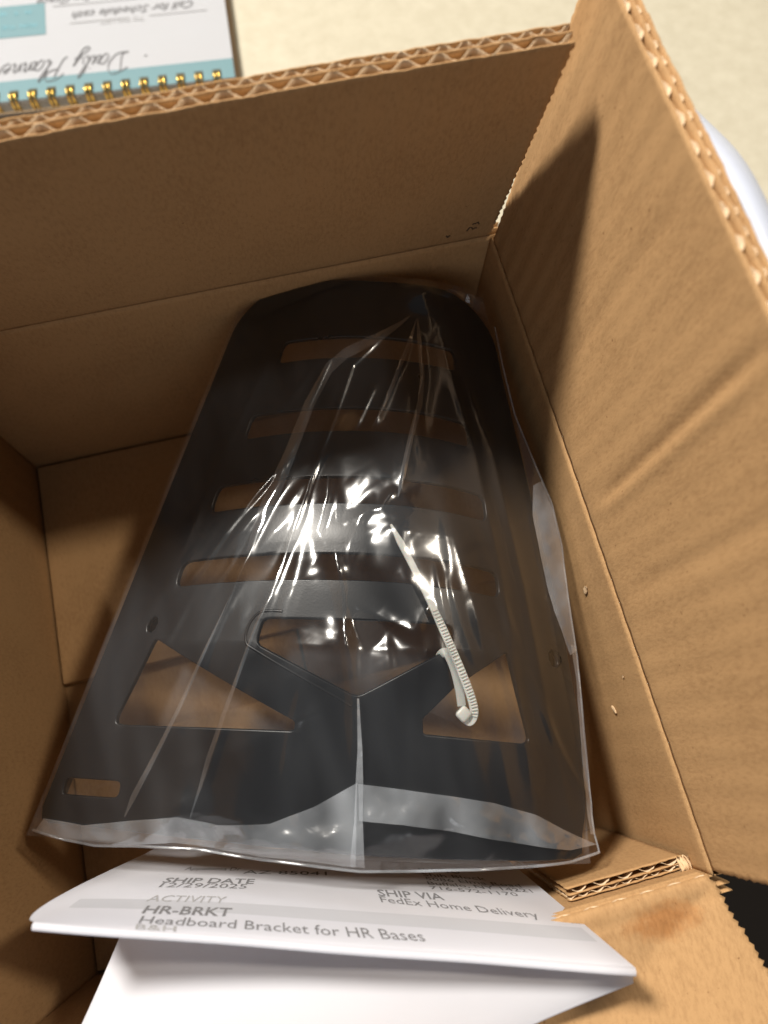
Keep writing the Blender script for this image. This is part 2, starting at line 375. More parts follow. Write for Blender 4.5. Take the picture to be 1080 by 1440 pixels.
# ------------------------------------------------------------------ bracket
BLc, BRc, TLc, TRc = map(np.array, ((0.0226, 0.0793, 0.1010), (0.2333, 0.0168, 0.112), (0.1501, 0.2845, 0.122), (0.2625, 0.2494, 0.120)))
def surf(u, v, off=0.):
    u = np.asarray(u, float); v = np.interp(v, [-.1, 0, .17, .354, .457, .598, .738, .892, 1.03, 1.1], [-.1, 0, .160, .337, .438, .583, .730, .890, 1.048, 1.1]); a = ((u + 1) / 2)[..., None]; vv = v[..., None]
    P = (1 - vv) * ((1 - a) * BLc + a * BRc) + vv * ((1 - a) * TLc + a * TRc)
    b = np.interp(v, [-.1, 0, .3, .5, .75, 1, 1.1], [.017, .02, .030, .027, .016, .008, .006])
    P = P.copy(); uc = np.clip(u, -1.2, 1.2); P[..., 2] += b * (1 - np.abs(uc) ** 2.4 + .42 * uc * (1 - uc * uc)) + off
    return P
BK = empty('headboard_bracket', (.145, .12, .06), 'black slotted metal headboard bracket lying inside the clear plastic bag', 'bracket')
# flat pattern: x = u * 100, y = v * 220 (mm)
def rounded(pts, r, n=5):
    out = []; m = len(pts)
    for i in range(m):
        p = Vector(pts[i]); a = Vector(pts[i - 1]); b = Vector(pts[(i + 1) % m]); rr = r[i] if isinstance(r, (list, tuple)) else r
        d1 = (a - p).normalized(); d2 = (b - p).normalized(); ang = d1.angle(d2); l = min(rr / math.tan(ang / 2), (a - p).length * .49, (b - p).length * .49)
        s = p + d1 * l; e = p + d2 * l
        for k in range(n + 1):
            t = k / n; out.append(((1 - t) ** 2 * s + 2 * t * (1 - t) * p + t * t * e)[:])
    return out
mm = lambda u, v: (u * 100, v * 220)
vtop = lambda u: 1.034 - .008 * u * u - .10 * (1 - math.sqrt(max(0, 1 - max(0, (abs(u) - .52) / .48) ** 2)))
bow = lambda v: 1 + .11 * np.sin(math.pi * np.clip(v / .92, 0, 1) ** .75) ** 1.3
vbot = lambda u: -.004 - .017 * max(0, min(1, (u + .8) / 1.0))
outline = [mm(-1, .02), mm(-.985, .002), mm(-.95, vbot(-.95))] + [mm(u_, vbot(u_)) for u_ in np.linspace(-.85, .85, 18)] + [mm(.95, -.019), mm(.985, -.012), mm(1, .02)] + [mm(bow(v_), v_) for v_ in np.linspace(.05, .90, 22)] + [mm(u_, vtop(u_)) for u_ in np.sin(np.linspace(math.pi / 2, -math.pi / 2, 41))]
holes = []
for (vc, hl_, hr_, hh, arch) in ((.888, .575, .66, .0245, .012), (.733, .64, .70, .0265, .013), (.592, .70, .75, .0275, .012), (.452, .755, .77, .0255, .010)):
    up_ = []; dn_ = []
    for k in range(15):
        x_ = k / 14 * 2 - 1; uu = x_ * (hl_ if x_ < 0 else hr_)
        c_ = vc + arch * (.5 - x_ * x_); up_.append(mm(uu, c_ + hh)); dn_.append(mm(uu, c_ - hh))
    rl = [4.4] + [.1] * 13 + [4.4]
    holes.append(rounded(dn_ + up_[::-1], rl + rl, 5))
for s in (-1, 1):
    tri = [mm(s * .785, .335), mm(s * .83, .172), mm(s * .06, .176), mm(s * .10, .205)]
    tri = [mm(s * .765, .332), mm(s * .835, .170), mm(s * .075, .172), mm(s * .075, .192)]
    if s > 0: tri = [mm(.775, .332), mm(.84, .168), mm(.40, .176), mm(.40, .206), mm(.53, .262)]
    holes.append(rounded(tri, [2.2, 4, 2.4, 2.4, 2][:len(tri)], 5))
    if s < 0: holes.append(rounded([mm(s * .945, .042), mm(s * .700, .042), mm(s * .712, .076), mm(s * .962, .076)], 3, 4))
holes.append(rounded([mm(-.285, .366), mm(.54, .366), mm(.53, .325), mm(.15, .232), mm(-.295, .318)], [4, 5, 6, 7, 4.5], 6))
for (uu, vv, hr) in ((-.80, .354, 1.05), (1.015, .330, 1.2), (.405, .838, .6)):
    holes.append([(uu * 100 + 2.9 * hr * math.cos(k / 8 * 6.2832 + .2), vv * 220 + 3.7 * hr * math.sin(k / 8 * 6.2832 + .2)) for k in range(8)])
def flat_plate(outline, holes, thick, bev):
    cu = bpy.data.curves.new('t', 'CURVE'); cu.dimensions = '2D'; cu.fill_mode = 'BOTH'; cu.extrude = thick / 2; cu.bevel_depth = bev; cu.bevel_resolution = 2
    for pl in [outline] + holes:
        s = cu.splines.new('POLY'); s.points.add(len(pl) - 1); s.use_cyclic_u = True
        for q, p in zip(s.points, pl): q.co = (p[0], p[1], 0, 1)
    o = bpy.data.objects.new('t', cu); C.objects.link(o); bpy.context.view_layer.update()
    me = bpy.data.meshes.new_from_object(o.evaluated_get(bpy.context.evaluated_depsgraph_get()))
    bpy.data.objects.remove(o); return me
me = flat_plate(outline, holes, 1.2, .55)
bm = bmesh.new(); bm.from_mesh(me)
bmesh.ops.remove_doubles(bm, verts=bm.verts, dist=.01)
for x in np.linspace(-100, 111, 36)[1:-1]:
    bmesh.ops.bisect_plane(bm, geom=bm.verts[:] + bm.edges[:] + bm.faces[:], plane_co=(x + .013, 0, 0), plane_no=(1, 0, 0), dist=1e-4)
for y in np.linspace(-6, 226, 31)[1:-1]:
    bmesh.ops.bisect_plane(bm, geom=bm.verts[:] + bm.edges[:] + bm.faces[:], plane_co=(0, y + .017, 0), plane_no=(0, 1, 0), dist=1e-4)
co = np.array([v.co[:] for v in bm.verts])
# surface normal for the thickness
u = co[:, 0] / 100; vv = co[:, 1] / 220
e = 1e-3
nrm = np.cross(surf(u + e, vv) - surf(u - e, vv), surf(u, vv + e) - surf(u, vv - e)); nrm /= np.linalg.norm(nrm, axis=1)[:, None]
pos = surf(u, vv) + nrm * (co[:, 2] / 1000)[:, None]
ob = origin(BK)
for v_, p in zip(bm.verts, pos): v_.co = (p[0] - ob.x, p[1] - ob.y, p[2] - ob.z)
pm = bpy.data.meshes.new('plate'); bm.to_mesh(pm); bm.free()
pm.materials.clear(); pm.materials.append(M['black']); pm.polygons.foreach_set('use_smooth', [True] * len(pm.polygons)); pm.set_sharp_from_angle(angle=math.radians(50))
plate = bpy.data.objects.new('plate', pm); C.objects.link(plate); plate.parent = BK
# black cups added behind the round holes, painting their shaded depth
for (uu, vv_) in ((-.80, .354), (1.015, .330), (.405, .838)):
    cc = surf(uu, vv_); vs = []; fs = []
    rings = [(.0046, -.0010), (.0046, -.007), (.0001, -.007)]
    for r_, z_ in rings:
        for k in range(12): vs.append((cc[0] + r_ * math.cos(k / 12 * 6.2832), cc[1] + r_ * math.sin(k / 12 * 6.2832), cc[2] + z_))
    for j in range(2):
        for k in range(12): fs.append((j * 12 + k, j * 12 + (k + 1) % 12, (j + 1) * 12 + (k + 1) % 12, (j + 1) * 12 + k))
    mesh('dark_hole_cup', vs, fs, M['void'], BK)
# turned-down flanges on both long sides and the near end
def flange(ps, inward, depth, name):
    vs = []; fs = []; n = len(ps)
    for q in ((0, 0), (.15, .1), (.25, .35), (.3, 1)):
        for p in ps: vs.append((p[0] + inward[0] * q[0] * .006, p[1] + inward[1] * q[0] * .006, p[2] - .0006 - q[1] * depth))
    o = mesh(name, vs, grid_faces(n, 4), M['black'], BK); solid(o, .0012, 0)
vl = np.linspace(.01, .95, 40)
flange(surf(0 * vl - .993, vl), (-.1, .05), .016, 'side_flange')
flange(surf(bow(vl) - .007, vl), (.1, -.05), .016, 'side_flange')
ul = np.linspace(-.96, .96, 40)
flange(surf(ul, np.array([vbot(x) for x in ul]) + .004), (0, -.1), .014, 'end_flange')
# pressed rib round the middle opening
rib = [mm(a, b) for a, b in ()]
cen = rounded([mm(-.33, .372), mm(.57, .372), mm(.56, .318), mm(.15, .216)], [6, 6, 7, 8], 8)
dense = []
for i in range(len(cen)):
    a = np.array(cen[i]); b = np.array(cen[(i + 1) % len(cen)]); k = max(1, int(np.linalg.norm(b - a) / 4))
    for j in range(k): dense.append(a + (b - a) * j / k)
pth = [surf(p[0] / 100, p[1] / 220, .0009) for p in dense]
pth = [surf(q[0], q[1], .0007) for q in catmull([(-.20, .376, 0), (-.25, .377, 0), (-.305, .373, 0), (-.338, .352, 0), (-.335, .322, 0), (-.275, .305, 0), (.0, .247, 0), (.13, .219, 0)], 8)]
v_, f_ = tube(pth, .0008, 8); mesh('pressed_rib', v_, f_, M['black'], BK)

# ------------------------------------------------------------------ cable tie round the right strut
TIE = empty('cable_tie', (.2, .11, .12), 'white nylon cable tie looped round a strut of the black bracket', 'cable tie')
def catmull(P, n):
    P = [np.array(p, float) for p in P]; P = [2 * P[0] - P[1]] + P + [2 * P[-1] - P[-2]]; out = []
    for i in range(1, len(P) - 2):
        for k in range(n):
            t = k / n; a, b, c, d = P[i - 1:i + 3]
            out.append(.5 * (2 * b + (c - a) * t + (2 * a - 5 * b + 4 * c - d) * t * t + (3 * b - a - 3 * c + d) * t ** 3))
    out.append(P[-2]); return out
def sp(u, v, o): return surf(u, v, o)
def strap(path, width, thick, name, parent):
    vs = []; fs = []; m = len(path); frames = []
    for i, p in enumerate(path):
        t = Vector(path[min(i + 1, m - 1)] - path[max(i - 1, 0)]).normalized(); up = STRAP_UP[i] if isinstance(STRAP_UP, list) else STRAP_UP
        s = t.cross(up).normalized(); nn = s.cross(t).normalized(); wd = width(i / (m - 1)) if callable(width) else width
        frames.append((Vector(p), t, s, nn, wd)); p = Vector(p)
        for a, b in ((-1, -.6), (-.85, -1), (.85, -1), (1, -.6), (1, .6), (.85, 1), (-.85, 1), (-1, .6)): vs.append(p + s * a * wd / 2 + nn * b * thick / 2)
    for i in range(m - 1):
        for k in range(8): fs.append((i * 8 + k, i * 8 + (k + 1) % 8, (i + 1) * 8 + (k + 1) % 8, (i + 1) * 8 + k))
    fs.append(tuple(range(7, -1, -1))); fs.append(tuple((m - 1) * 8 + k for k in range(8)))
    o = mesh(name, vs, fs, M['nylon'], parent, sharp=40); return o, frames
STRAP_UP = Vector((.1, .1, 1))
tailp = catmull([sp(.250, .530, .0040), sp(.33, .478, .0042), sp(.415, .415, .0042), sp(.505, .335, .0044), sp(.572, .268, .0046), sp(.600, .232, .0042), sp(.602, .214, .0036), sp(.586, .203, .003), sp(.566, .207, .0026)], 12)
tail, fr = strap(tailp, lambda t: .0009 + .0019 * min(1, t * 14) if t < .29 else .0028 + .0005 * min(1, (t - .29) * 20), .0010, 'tail', TIE)
vs = []; fs = []; n0 = int(len(fr) * .29); n1 = int(len(fr) * .80)
acc = 0; last = None; k = 0
dense = []
for i in range(n0, n1):
    a, b = fr[i], fr[i + 1]
    for q in range(4): t = q / 4; dense.append((a[0].lerp(b[0], t), a[1], a[2], a[3], a[4]))
step = None; dist = 0; prev = dense[0][0]
for (p, t, s, n, wd) in dense:
    dist += (p - prev).length; prev = p
    if dist >= .00115:
        dist = 0; b = len(vs); c = p + n * .00062
        for dx in (-.30, .30):
            for (dt, dn) in ((-.00034, 0), (-.00016, .0004), (.00016, .0004), (.00034, 0)): vs.append(c + s * dx * wd * 1.2 + t * dt + n * dn)
        fs += [(b, b + 1, b + 5, b + 4), (b + 1, b + 2, b + 6, b + 5), (b + 2, b + 3, b + 7, b + 6), (b, b + 3, b + 2, b + 1), (b + 4, b + 5, b + 6, b + 7)]
rd = mesh('teeth', vs, fs, M['nylon'], tail, smooth=False)
loopp = catmull([sp(.47, .300, -.004), sp(.478, .312, .0006), sp(.500, .314, .0022), sp(.528, .290, .0026), sp(.548, .255, .0028), sp(.556, .228, .0028)], 10)
strap(loopp, .0033, .0010, 'loop', TIE)
hc = Vector(sp(.562, .214, .0036)); 
tdir = (Vector(sp(.60, .20, 0)) - Vector(sp(.53, .23, 0))).normalized()
sdir = tdir.cross(Vector((0, 0, 1))).normalized()
vs = []
for (a, b, c) in ((-1, -1, -1), (1, -1, -1), (1, 1, -1), (-1, 1, -1), (-1, -1, 1), (1, -1, 1), (1, 1, 1), (-1, 1, 1)):
    vs.append(hc + tdir * a * .0026 + sdir * b * .0026 + Vector((0, 0, 1)) * c * .0019)
hd = mesh('head', vs, [(0, 3, 2, 1), (4, 5, 6, 7), (0, 1, 5, 4), (1, 2, 6, 5), (2, 3, 7, 6), (3, 0, 4, 7)], M['nylon'], TIE)
bv = hd.modifiers.new('round', 'BEVEL'); bv.width = .0012; bv.segments = 3

# ------------------------------------------------------------------ clear bag round the bracket
BAG = empty('plastic_bag', (.145, .12, .05), 'clear wrinkled plastic bag wrapped round the black bracket', 'bag')
NU, NV = 230, 300
A = np.linspace(0, 1, NU); Bv = np.linspace(0, 1, NV)
A, Bv = np.meshgrid(A, Bv)
v0 = np.interp(A, [0, .06, .12, .2, .3, .42, .5, .58, .7, .86, .94, 1], [-.018, -.03, -.036, -.030, -.028, -.038, -.042, -.048, -.042, -.032, -.024, -.010])
Vv = v0 + (1.045 - v0) * Bv
uR = np.interp(Vv, [-.04, .02, .2, .34, .45, .55, .63, .70, .80, .9, 1.05], [1.06, 1.05, 1.10, 1.15, 1.17, 1.20, 1.19, 1.13, 1.06, 1.03, 1.02])
uL = np.interp(Vv, [-.04, .0, .1, .5, 1.05], [-.985, -1.012, -1.018, -1.03, -1.03])
Uu = uL + (uR - uL) * A
def seg_dist(U, V, pts, asp=2.2):
    """distance in u units to a polyline (v stretched to match), and position along it"""
    best = np.full(U.shape, 9.); pos_ = np.zeros(U.shape); n = len(pts) - 1
    for i in range(n):
        ax, ay = pts[i][0], pts[i][1] * asp; bx, by_ = pts[i + 1][0], pts[i + 1][1] * asp
        dx, dy = bx - ax, by_ - ay; t = np.clip(((U - ax) * dx + (V * asp - ay) * dy) / (dx * dx + dy * dy), 0, 1)
        d = np.hypot(U - ax - t * dx, V * asp - ay - t * dy); m = d < best; best[m] = d[m]; pos_[m] = (i + t[m]) / n
    return best, pos_
def fnoise(U, V, f, seed, oct=4):
    r = np.random.default_rng(seed); out = 0
    for o in range(oct):
        for k in range(4):
            th = r.uniform(0, 6.28); ph = r.uniform(0, 6.28); g = f * 2 ** o * r.uniform(.7, 1.3)
            out = out + np.sin((U * math.cos(th) + V * 2.2 * math.sin(th)) * g + ph + 1.3 * np.sin((U * math.sin(th) - V * 2.2 * math.cos(th)) * g * .6 + ph * 2)) / 2 ** o / 4
    return out
def facets(U, V, f, seed, n=6):
    """crumple: overlapping straight creases, like film folded and let go"""
    r = np.random.default_rng(seed); out = 0
    wu = U + .05 * fnoise(U, V, 9, seed + 9, 2); wv = V * 2.2 + .05 * fnoise(U, V, 9, seed + 19, 2)
    for k in range(n):
        th = r.uniform(0, 3.14); ph = r.uniform(0, 1); g = f * r.uniform(.6, 1.6)
        x = (wu * math.cos(th) + wv * math.sin(th)) * g + ph
        w_ = (x % 1) - .5; out = out + (np.sqrt(w_ * w_ + .008) - np.log1p(np.exp((np.abs(w_) - .44) * 40)) / 20) / g * 2
    return out / n
def gauss2(U, V, u0, v0, su, sv): return np.exp(-((U - u0) / su) ** 2 - ((V - v0) / sv) ** 2)
def film_h(U, V):
    h = .0028 + .0026 * gauss2(U, V, .35, .40, .42, .2)
    h = h + .0009 * fnoise(U, V, 5, 3, 3)
    # long tension folds fanning down from the gathered top
    folds = [([(.398, .95), (.419, .832), (.35, .709), (.279, .579)], .0022, .020),
             ([(.372, .95), (.231, .825), (.174, .762), (.12, .716)], .0018, .022),
             ([(.34, .97), (-.205, .864), (-.284, .77), (-.332, .653), (-.373, .57), (-.44, .42), (-.549, .205), (-.65, .013)], .0013, .016),
             ([(.3, .97), (-.05, .85), (-.16, .66), (-.248, .44), (-.324, .279), (-.405, .02)], .0013, .014),
             ([(-.029, .60), (-.006, .481), (.054, .407), (.09, .322), (.138, .229), (.174, .03)], .0030, .022),
             ([(-.099, .654), (-.078, .584), (-.098, .518), (-.031, .474)], .0022, .03),
             ([(.55, .95), (.72, .7), (.78, .45), (.80, .2), (.84, 0)], .0022, .035),
             ([(.62, .95), (.84, .7), (.9, .45), (.93, .2), (.97, 0)], .0020, .03),
             ([(.5, .6), (.63, .4), (.70, .2), (.74, 0)], .0012, .03),
             ([(-.6, .95), (-.72, .7), (-.8, .4)], .0008, .03),
             ([(.1, .23), (-.2, .16), (-.5, .10)], .0010, .03),
             ([(.06, .40), (.36, .345), (.44, .40)], .0022, .03),
             ([(.0, .53), (.2, .56), (.27, .60)], .0020, .025)]
    for pts, a, wd in folds:
        wd = wd * 1.5; d, p = seg_dist(U, V, pts); e = np.minimum(1, np.minimum(p, 1 - p) * 6)
        h = h + a * e * (np.exp(-np.abs(d / wd) ** 1.3) - .45 * np.exp(-(d / (wd * 2.6)) ** 2))
    rw = np.random.default_rng(77)
    for k in range(26):
        u0 = rw.uniform(-.75, .85); va = rw.uniform(.25, .62); vb = va - rw.uniform(.12, .34); du = (u0 - .05) * rw.uniform(.15, .4) + rw.normal(0, .03)
        d, p = seg_dist(U, V, [(u0, va), (u0 + du * .45 + rw.normal(0, .012), (va + vb) / 2), (u0 + du, vb)]); e = np.minimum(1, np.minimum(p, 1 - p) * 4)
        h = h + rw.uniform(.0003, .0009) * e * np.exp(-(d / rw.uniform(.018, .04)) ** 2)
    for k in range(16):
        u0 = rw.uniform(-.6, .6); va = rw.uniform(.55, .9); vb = va - rw.uniform(.1, .25); uc_ = .38
        d, p = seg_dist(U, V, [(u0 + (uc_ - u0) * .35, va), (u0, vb)]); e = np.minimum(1, np.minimum(p, 1 - p) * 4)
        h = h + rw.uniform(.0003, .0009) * e * np.exp(-(d / rw.uniform(.018, .04)) ** 2)
    crumple = gauss2(U, V, .14, .47, .30, .17) + .55 * gauss2(U, V, .40, .97, .3, .06) + .9 * gauss2(U, V, .1, -.0, 1.2, .055) + .35 * gauss2(U, V, -.25, .30, .4, .15) + .06
    h = h + crumple * (.030 * (facets(U, V, 2.6, 21, 6) - .1) + .004 * (facets(U, V, 8, 33, 5) - .04))
    # dent pressed into the middle, glinting
    h = h - .0058 * gauss2(U, V, .20, .355, .17, .062) - .0030 * gauss2(U, V, .10, .545, .15, .05) - .0018 * gauss2(U, V, -.13, .47, .12, .06)
    # gathered top: film drawn together
    h = h + .006 * gauss2(U, V, .40, 1.0, .16, .03)
    return np.maximum(h, .0009)
def sheet_pos(U, V, h):
    P = surf(U, V)
    # beyond the plate the film floats free instead of following the curve down
    out = np.maximum(0, np.abs(U) - 1.06)
    P[..., 2] += out * .075
    P[..., 2] += h
    low = np.minimum(V + .026, 0)
    P[..., 2] += low * .22
    # keep it inside the right wall
    P[..., 0] = np.minimum(P[..., 0], W - .0012 - .0006 * np.sin(V * 60))
    P[..., 1] = np.minimum(P[..., 1], D - .0015)
    return P
P = sheet_pos(Uu, Vv, film_h(Uu, Vv))
mesh('front_sheet', P.reshape(-1, 3).tolist(), grid_faces(NU, NV), M['film'], BAG)
# underside
nb, mb = 60, 80
Ab, Bb = np.meshgrid(np.linspace(0, 1, nb), np.linspace(0, 1, mb))
Vb = -.03 + 1.07 * Bb; Ub = -1.03 + (2.06 + .06 * np.sin(Vb * 4)) * Ab
Pb = surf(Ub, Vb); edge = np.minimum(1, np.minimum(Ab, 1 - Ab) * 12) * np.minimum(1, np.minimum(Bb, 1 - Bb) * 14)
Pb[..., 2] -= edge * (.020 + .002 * fnoise(Ub, Vb, 6, 5, 3)) 
Pb[..., 0] = np.minimum(Pb[..., 0], W - .0016); Pb[..., 1] = np.minimum(Pb[..., 1], D - .002)
mesh('back_sheet', Pb.reshape(-1, 3).tolist(), grid_faces(nb, mb), M['film_back'], BAG)
def ribbon(top, bot, name, mat, extra=.0011, n=110, m=16, wav=.0010, seed=1):
    """strip of doubled film between two lines given in plate coordinates"""
    t = np.linspace(0, 1, n)
    def line(pts):
        p = np.array(pts); k = np.linspace(0, 1, len(p)); return np.interp(t, k, p[:, 0]), np.interp(t, k, p[:, 1])
    tu, tv = line(top); bu, bv_ = line(bot); k = np.linspace(0, 1, m)[:, None]
    U = tu * (1 - k) + bu * k; V = tv * (1 - k) + bv_ * k
    Pn = sheet_pos(U, V, film_h(U, V) + extra + wav * fnoise(U, V, 22, seed, 3))
    return mesh(name, Pn.reshape(-1, 3).tolist(), grid_faces(n, m), mat, BAG)
ribbon([(-.97, .002), (-.80, -.004), (-.62, .010), (-.45, .022), (-.30, .012), (-.12, .020), (.03, .052), (.172, .094)],
       [(-.985, -.019), (-.80, -.035), (-.62, -.030), (-.45, -.020), (-.30, -.024), (-.12, -.033), (.03, -.034), (.185, -.041)], 'bottom_seam', M['film_hem'])
ribbon([(.176, .092), (.34, .086), (.5, .079), (.66, .070), (.82, .052), (.93, .026), (1.02, .008)],
       [(.187, .033), (.34, .030), (.5, .022), (.66, .010), (.82, .000), (.94, -.006), (1.05, .003)], 'bottom_seam', M['film_hem'], seed=4)
ribbon([(.15, .23), (.165, .15), (.166, .10), (.17, .03), (.165, -.038)], [(.158, .23), (.182, .15), (.192, .10), (.20, .03), (.215, -.040)], 'fold', M['film_hem'], extra=.0018, m=5)
ribbon([(1.11, .34), (1.07, .42), (1.05, .52), (1.05, .60), (1.09, .66)], [(1.15, .35), (1.165, .44), (1.19, .53), (1.185, .61), (1.15, .67)], 'side_seam', M['film_side'], extra=.0015, m=8)
ribbon([(1.03, .02), (1.045, .1), (1.08, .2), (1.115, .3), (1.125, .36)], [(1.052, .02), (1.065, .1), (1.095, .2), (1.135, .3), (1.15, .36)], 'side_seam', M['film_hem'], extra=.0012, m=5)
bu = np.linspace(0, 1, 120); bi = (bu * (NU - 1)).astype(int)
v_, f_ = tube([P[0, k] + np.array((0, 0, .0002)) for k in bi], .00055, 6); mesh('edge_bead', v_, f_, M['film_hem'], BAG)
v_, f_ = tube([P[k, NU - 1] for k in range(0, NV - 20, 3)], .00045, 6); mesh('edge_bead', v_, f_, M['film_hem'], BAG)
# narrow pleats where the film lies double
def pleat(pts, w0, w1, extra=.0012):
    p = np.array(pts); d = np.gradient(p, axis=0) * np.array([1, 2.2]); nn = np.stack([-d[:, 1], d[:, 0]], 1); nn /= np.linalg.norm(nn, axis=1)[:, None]
    k = np.linspace(0, 1, len(p)); wd = (w0 + (w1 - w0) * k)[:, None] * np.minimum(1, np.minimum(k, 1 - k) * 6 + .15)[:, None]
    off = nn * wd / 2 * np.array([1, 1 / 2.2])
    ribbon((p + off).tolist(), (p - off).tolist(), 'fold', M['film_fold'], extra=extra, n=60, m=4, wav=.0002, seed=int(abs(pts[0][0]) * 1000))
pleat([(.39, .95), (.40, .91), (.419, .832), (.40, .77), (.35, .709), (.30, .62), (.279, .579)], .03, .03)
pleat([(.38, .95), (.33, .90), (.26, .84), (.20, .78), (.12, .716)], .03, .02)
pleat([(.33, .955), (.1, .905), (-.1, .875), (-.205, .84), (-.284, .77), (-.332, .653), (-.38, .56), (-.42, .48)], .04, .09)
pleat([(-.45, .40), (-.50, .30), (-.549, .205), (-.60, .12), (-.64, .05), (-.652, .015)], .012, .026)
pleat([(-.22, .50), (-.26, .42), (-.30, .34), (-.33, .27), (-.36, .2), (-.385, .12), (-.405, .02)], .010, .022)

# ------------------------------------------------------------------ packing slip
SLIP = empty('packing_slip', (.135, .02, .12), 'white printed packing slip folded over the near edge of the box', 'paper')
FL0, FR0, B00, B10 = map(np.array, ((.0463, .0486, .172), (.2269, -.0137, .160), (.0509, .0534, .062), (.2085, .0119, .062)))
def slip(a, t, off=0.):
    a = np.asarray(a, float); t = np.asarray(t, float)
    tc_ = np.minimum(t, 1)
    F = FL0 + (FR0 - FL0) * a[..., None]; B = B00 + (B10 - B00) * a[..., None]
    P = B + (F - B) * tc_[..., None]
    P = P.copy(); P[..., 2] = B[..., 2] + (F[..., 2] - B[..., 2]) * (1 - (1 - tc_) ** 1.6)
    P[..., 2] += .0012 * np.sin(a * 7 + t * 2) * (1 - tc_) + .0006 * np.sin(a * 15) * tc_
    curl = np.exp(-a / .10) * np.sin(math.pi * np.clip(tc_, 0, 1)) ; P[..., 0] -= .009 * curl
    P[..., 1] += .35 * off; P[..., 2] += .9 * off
    # beyond the crease the sheet rolls over and runs back underneath
    r = .0013; k = np.maximum(t - 1, 0); ang = np.minimum(k / .06, 1) * math.pi
    run = np.maximum(k - .06, 0) * .1
    away = np.array((-.29, -.95, 0))
    P = P + away * (r * (1 - np.cos(ang)) + run * .15)[..., None]
    P[..., 2] += r * np.sin(ang) - run
    return P
a_, t_ = np.meshgrid(np.linspace(0, 1, 70), np.concatenate([np.linspace(-.08, 1, 50), np.linspace(1.004, 1.06, 12), np.linspace(1.08, 1.25, 8)]))
# left edge curls round slightly
mesh('upper_panel', slip(a_, t_).reshape(-1, 3).tolist(), grid_faces(70, 70), M['paper'], SLIP)
# lower panel: sweeps from under the crease over the rim
top = [(.0565, .0390, .108), (.087, .0300, .120), (.117, .0215, .132), (.1501, .0130, .1420), (.192, -.0010, .1460), (.2262, -.0165, .1525)]
mid = [(.0425, .0095, .134), (.075, .0010, .1445), (.108, -.0075, .1455), (.145, -.0130, .1450), (.188, -.0165, .1455), (.2275, -.0185, .1515)]
bot = [(.0270, -.012, .1445), (.060, -.030, .1435), (.095, -.040, .1430), (.140, -.0345, .1430), (.1875, -.0262, .1440), (.2275, -.0203, .1505)]
def rows(pts, n): return np.array(catmull(pts, n))
R3 = [rows(x, 10) for x in (top, mid, bot)]
vs = []
for k in np.linspace(0, 1, 28):
    q = (1 - k) * (1 - 2 * k) * R3[0] + 4 * k * (1 - k) * R3[1] + k * (2 * k - 1) * R3[2]; vs += q.tolist()
lp = mesh('lower_panel', vs, grid_faces(len(R3[0]), 28), M['paper'], SLIP)
# doubled near edge of the lower panel
vs = []
for k in np.linspace(0, 1, 8):
    q = R3[2].copy(); an = k * math.pi; q[:, 1] -= .0012 * math.sin(an); q[:, 2] -= .0012 * (1 - math.cos(an)); q[:, 1] += .004 * max(0, k - .9); vs += q.tolist()
mesh('crease_edge', vs, grid_faces(len(R3[2]), 8), M['paper'], lp)
# print
def text_mesh(body, offset=0., shear=0., spacing=1.):
    cu = bpy.data.curves.new('txt', 'FONT'); cu.body = body; cu.size = 1; cu.offset = offset; cu.shear = shear; cu.space_character = spacing; cu.resolution_u = 2
    o = bpy.data.objects.new('txt', cu); C.objects.link(o); bpy.context.view_layer.update()
    me = bpy.data.meshes.new_from_object(o.evaluated_get(bpy.context.evaluated_depsgraph_get())); bpy.data.objects.remove(o)
    v = np.array([x.co[:] for x in me.vertices]); f = [tuple(p.vertices) for p in me.polygons]; bpy.data.meshes.remove(me)
    return v, f
def slip_text(body, a0, a1, t, cap, mat='ink', bold=0., tslope=0.):
    v, f = text_mesh(body, bold); x0, x1 = v[:, 0].min(), v[:, 0].max()
    a = a0 + (v[:, 0] - x0) / (x1 - x0) * (a1 - a0); tt = t + tslope * (a - a0) - v[:, 1] / .69 * cap
    mesh('printed_text', slip(a, np.minimum(tt, 1.05), .0003).tolist(), f, M[mat], SLIP, smooth=False)
aa, tt = np.meshgrid(np.linspace(.04, .985, 60), np.linspace(.535, .655, 8)); 
mesh('printed_band', slip(aa, tt + .10 * aa, .00015).reshape(-1, 3).tolist(), grid_faces(60, 8), M['band'], SLIP)
slip_text('SHIP DATE', .143, .335, .350, .055, bold=.012)
slip_text('12/29/2025', .147, .323, .405, .05)
slip_text('ACTIVITY', .150, .293, .575, .075, 'ink_light')
slip_text('HR-BRKT', .160, .312, .722, .095, bold=.02)
slip_text('Headboard Bracket for HR Bases', .165, .655, .868, .11)
slip_text('B&H', .163, .228, .99, .105, 'ink_light', bold=.01)
slip_text('SHIP VIA', .607, .748, .430, .062, bold=.012, tslope=.12)
slip_text('FedEx Home Delivery', .607, .920, .492, .058, tslope=.25)
slip_text('SHIP TO', .734, .836, .165, .031, bold=.012, tslope=.17)
slip_text('Shih Block', .737, .885, .215, .031, tslope=.17)
slip_text('5086 Elma Road', .737, .955, .258, .031, tslope=.17)
slip_text('Buffalo, NY 14221', .735, .968, .300, .031, tslope=.17)
slip_text('716-572-1170', .733, .925, .345, .031, tslope=.17)
slip_text('TR', .972, .992, .60, .05)
slip_text('AZ 85041', .30, .50, .235, .04)
slip_text('Appaloosa Dr', .16, .29, .20, .04)

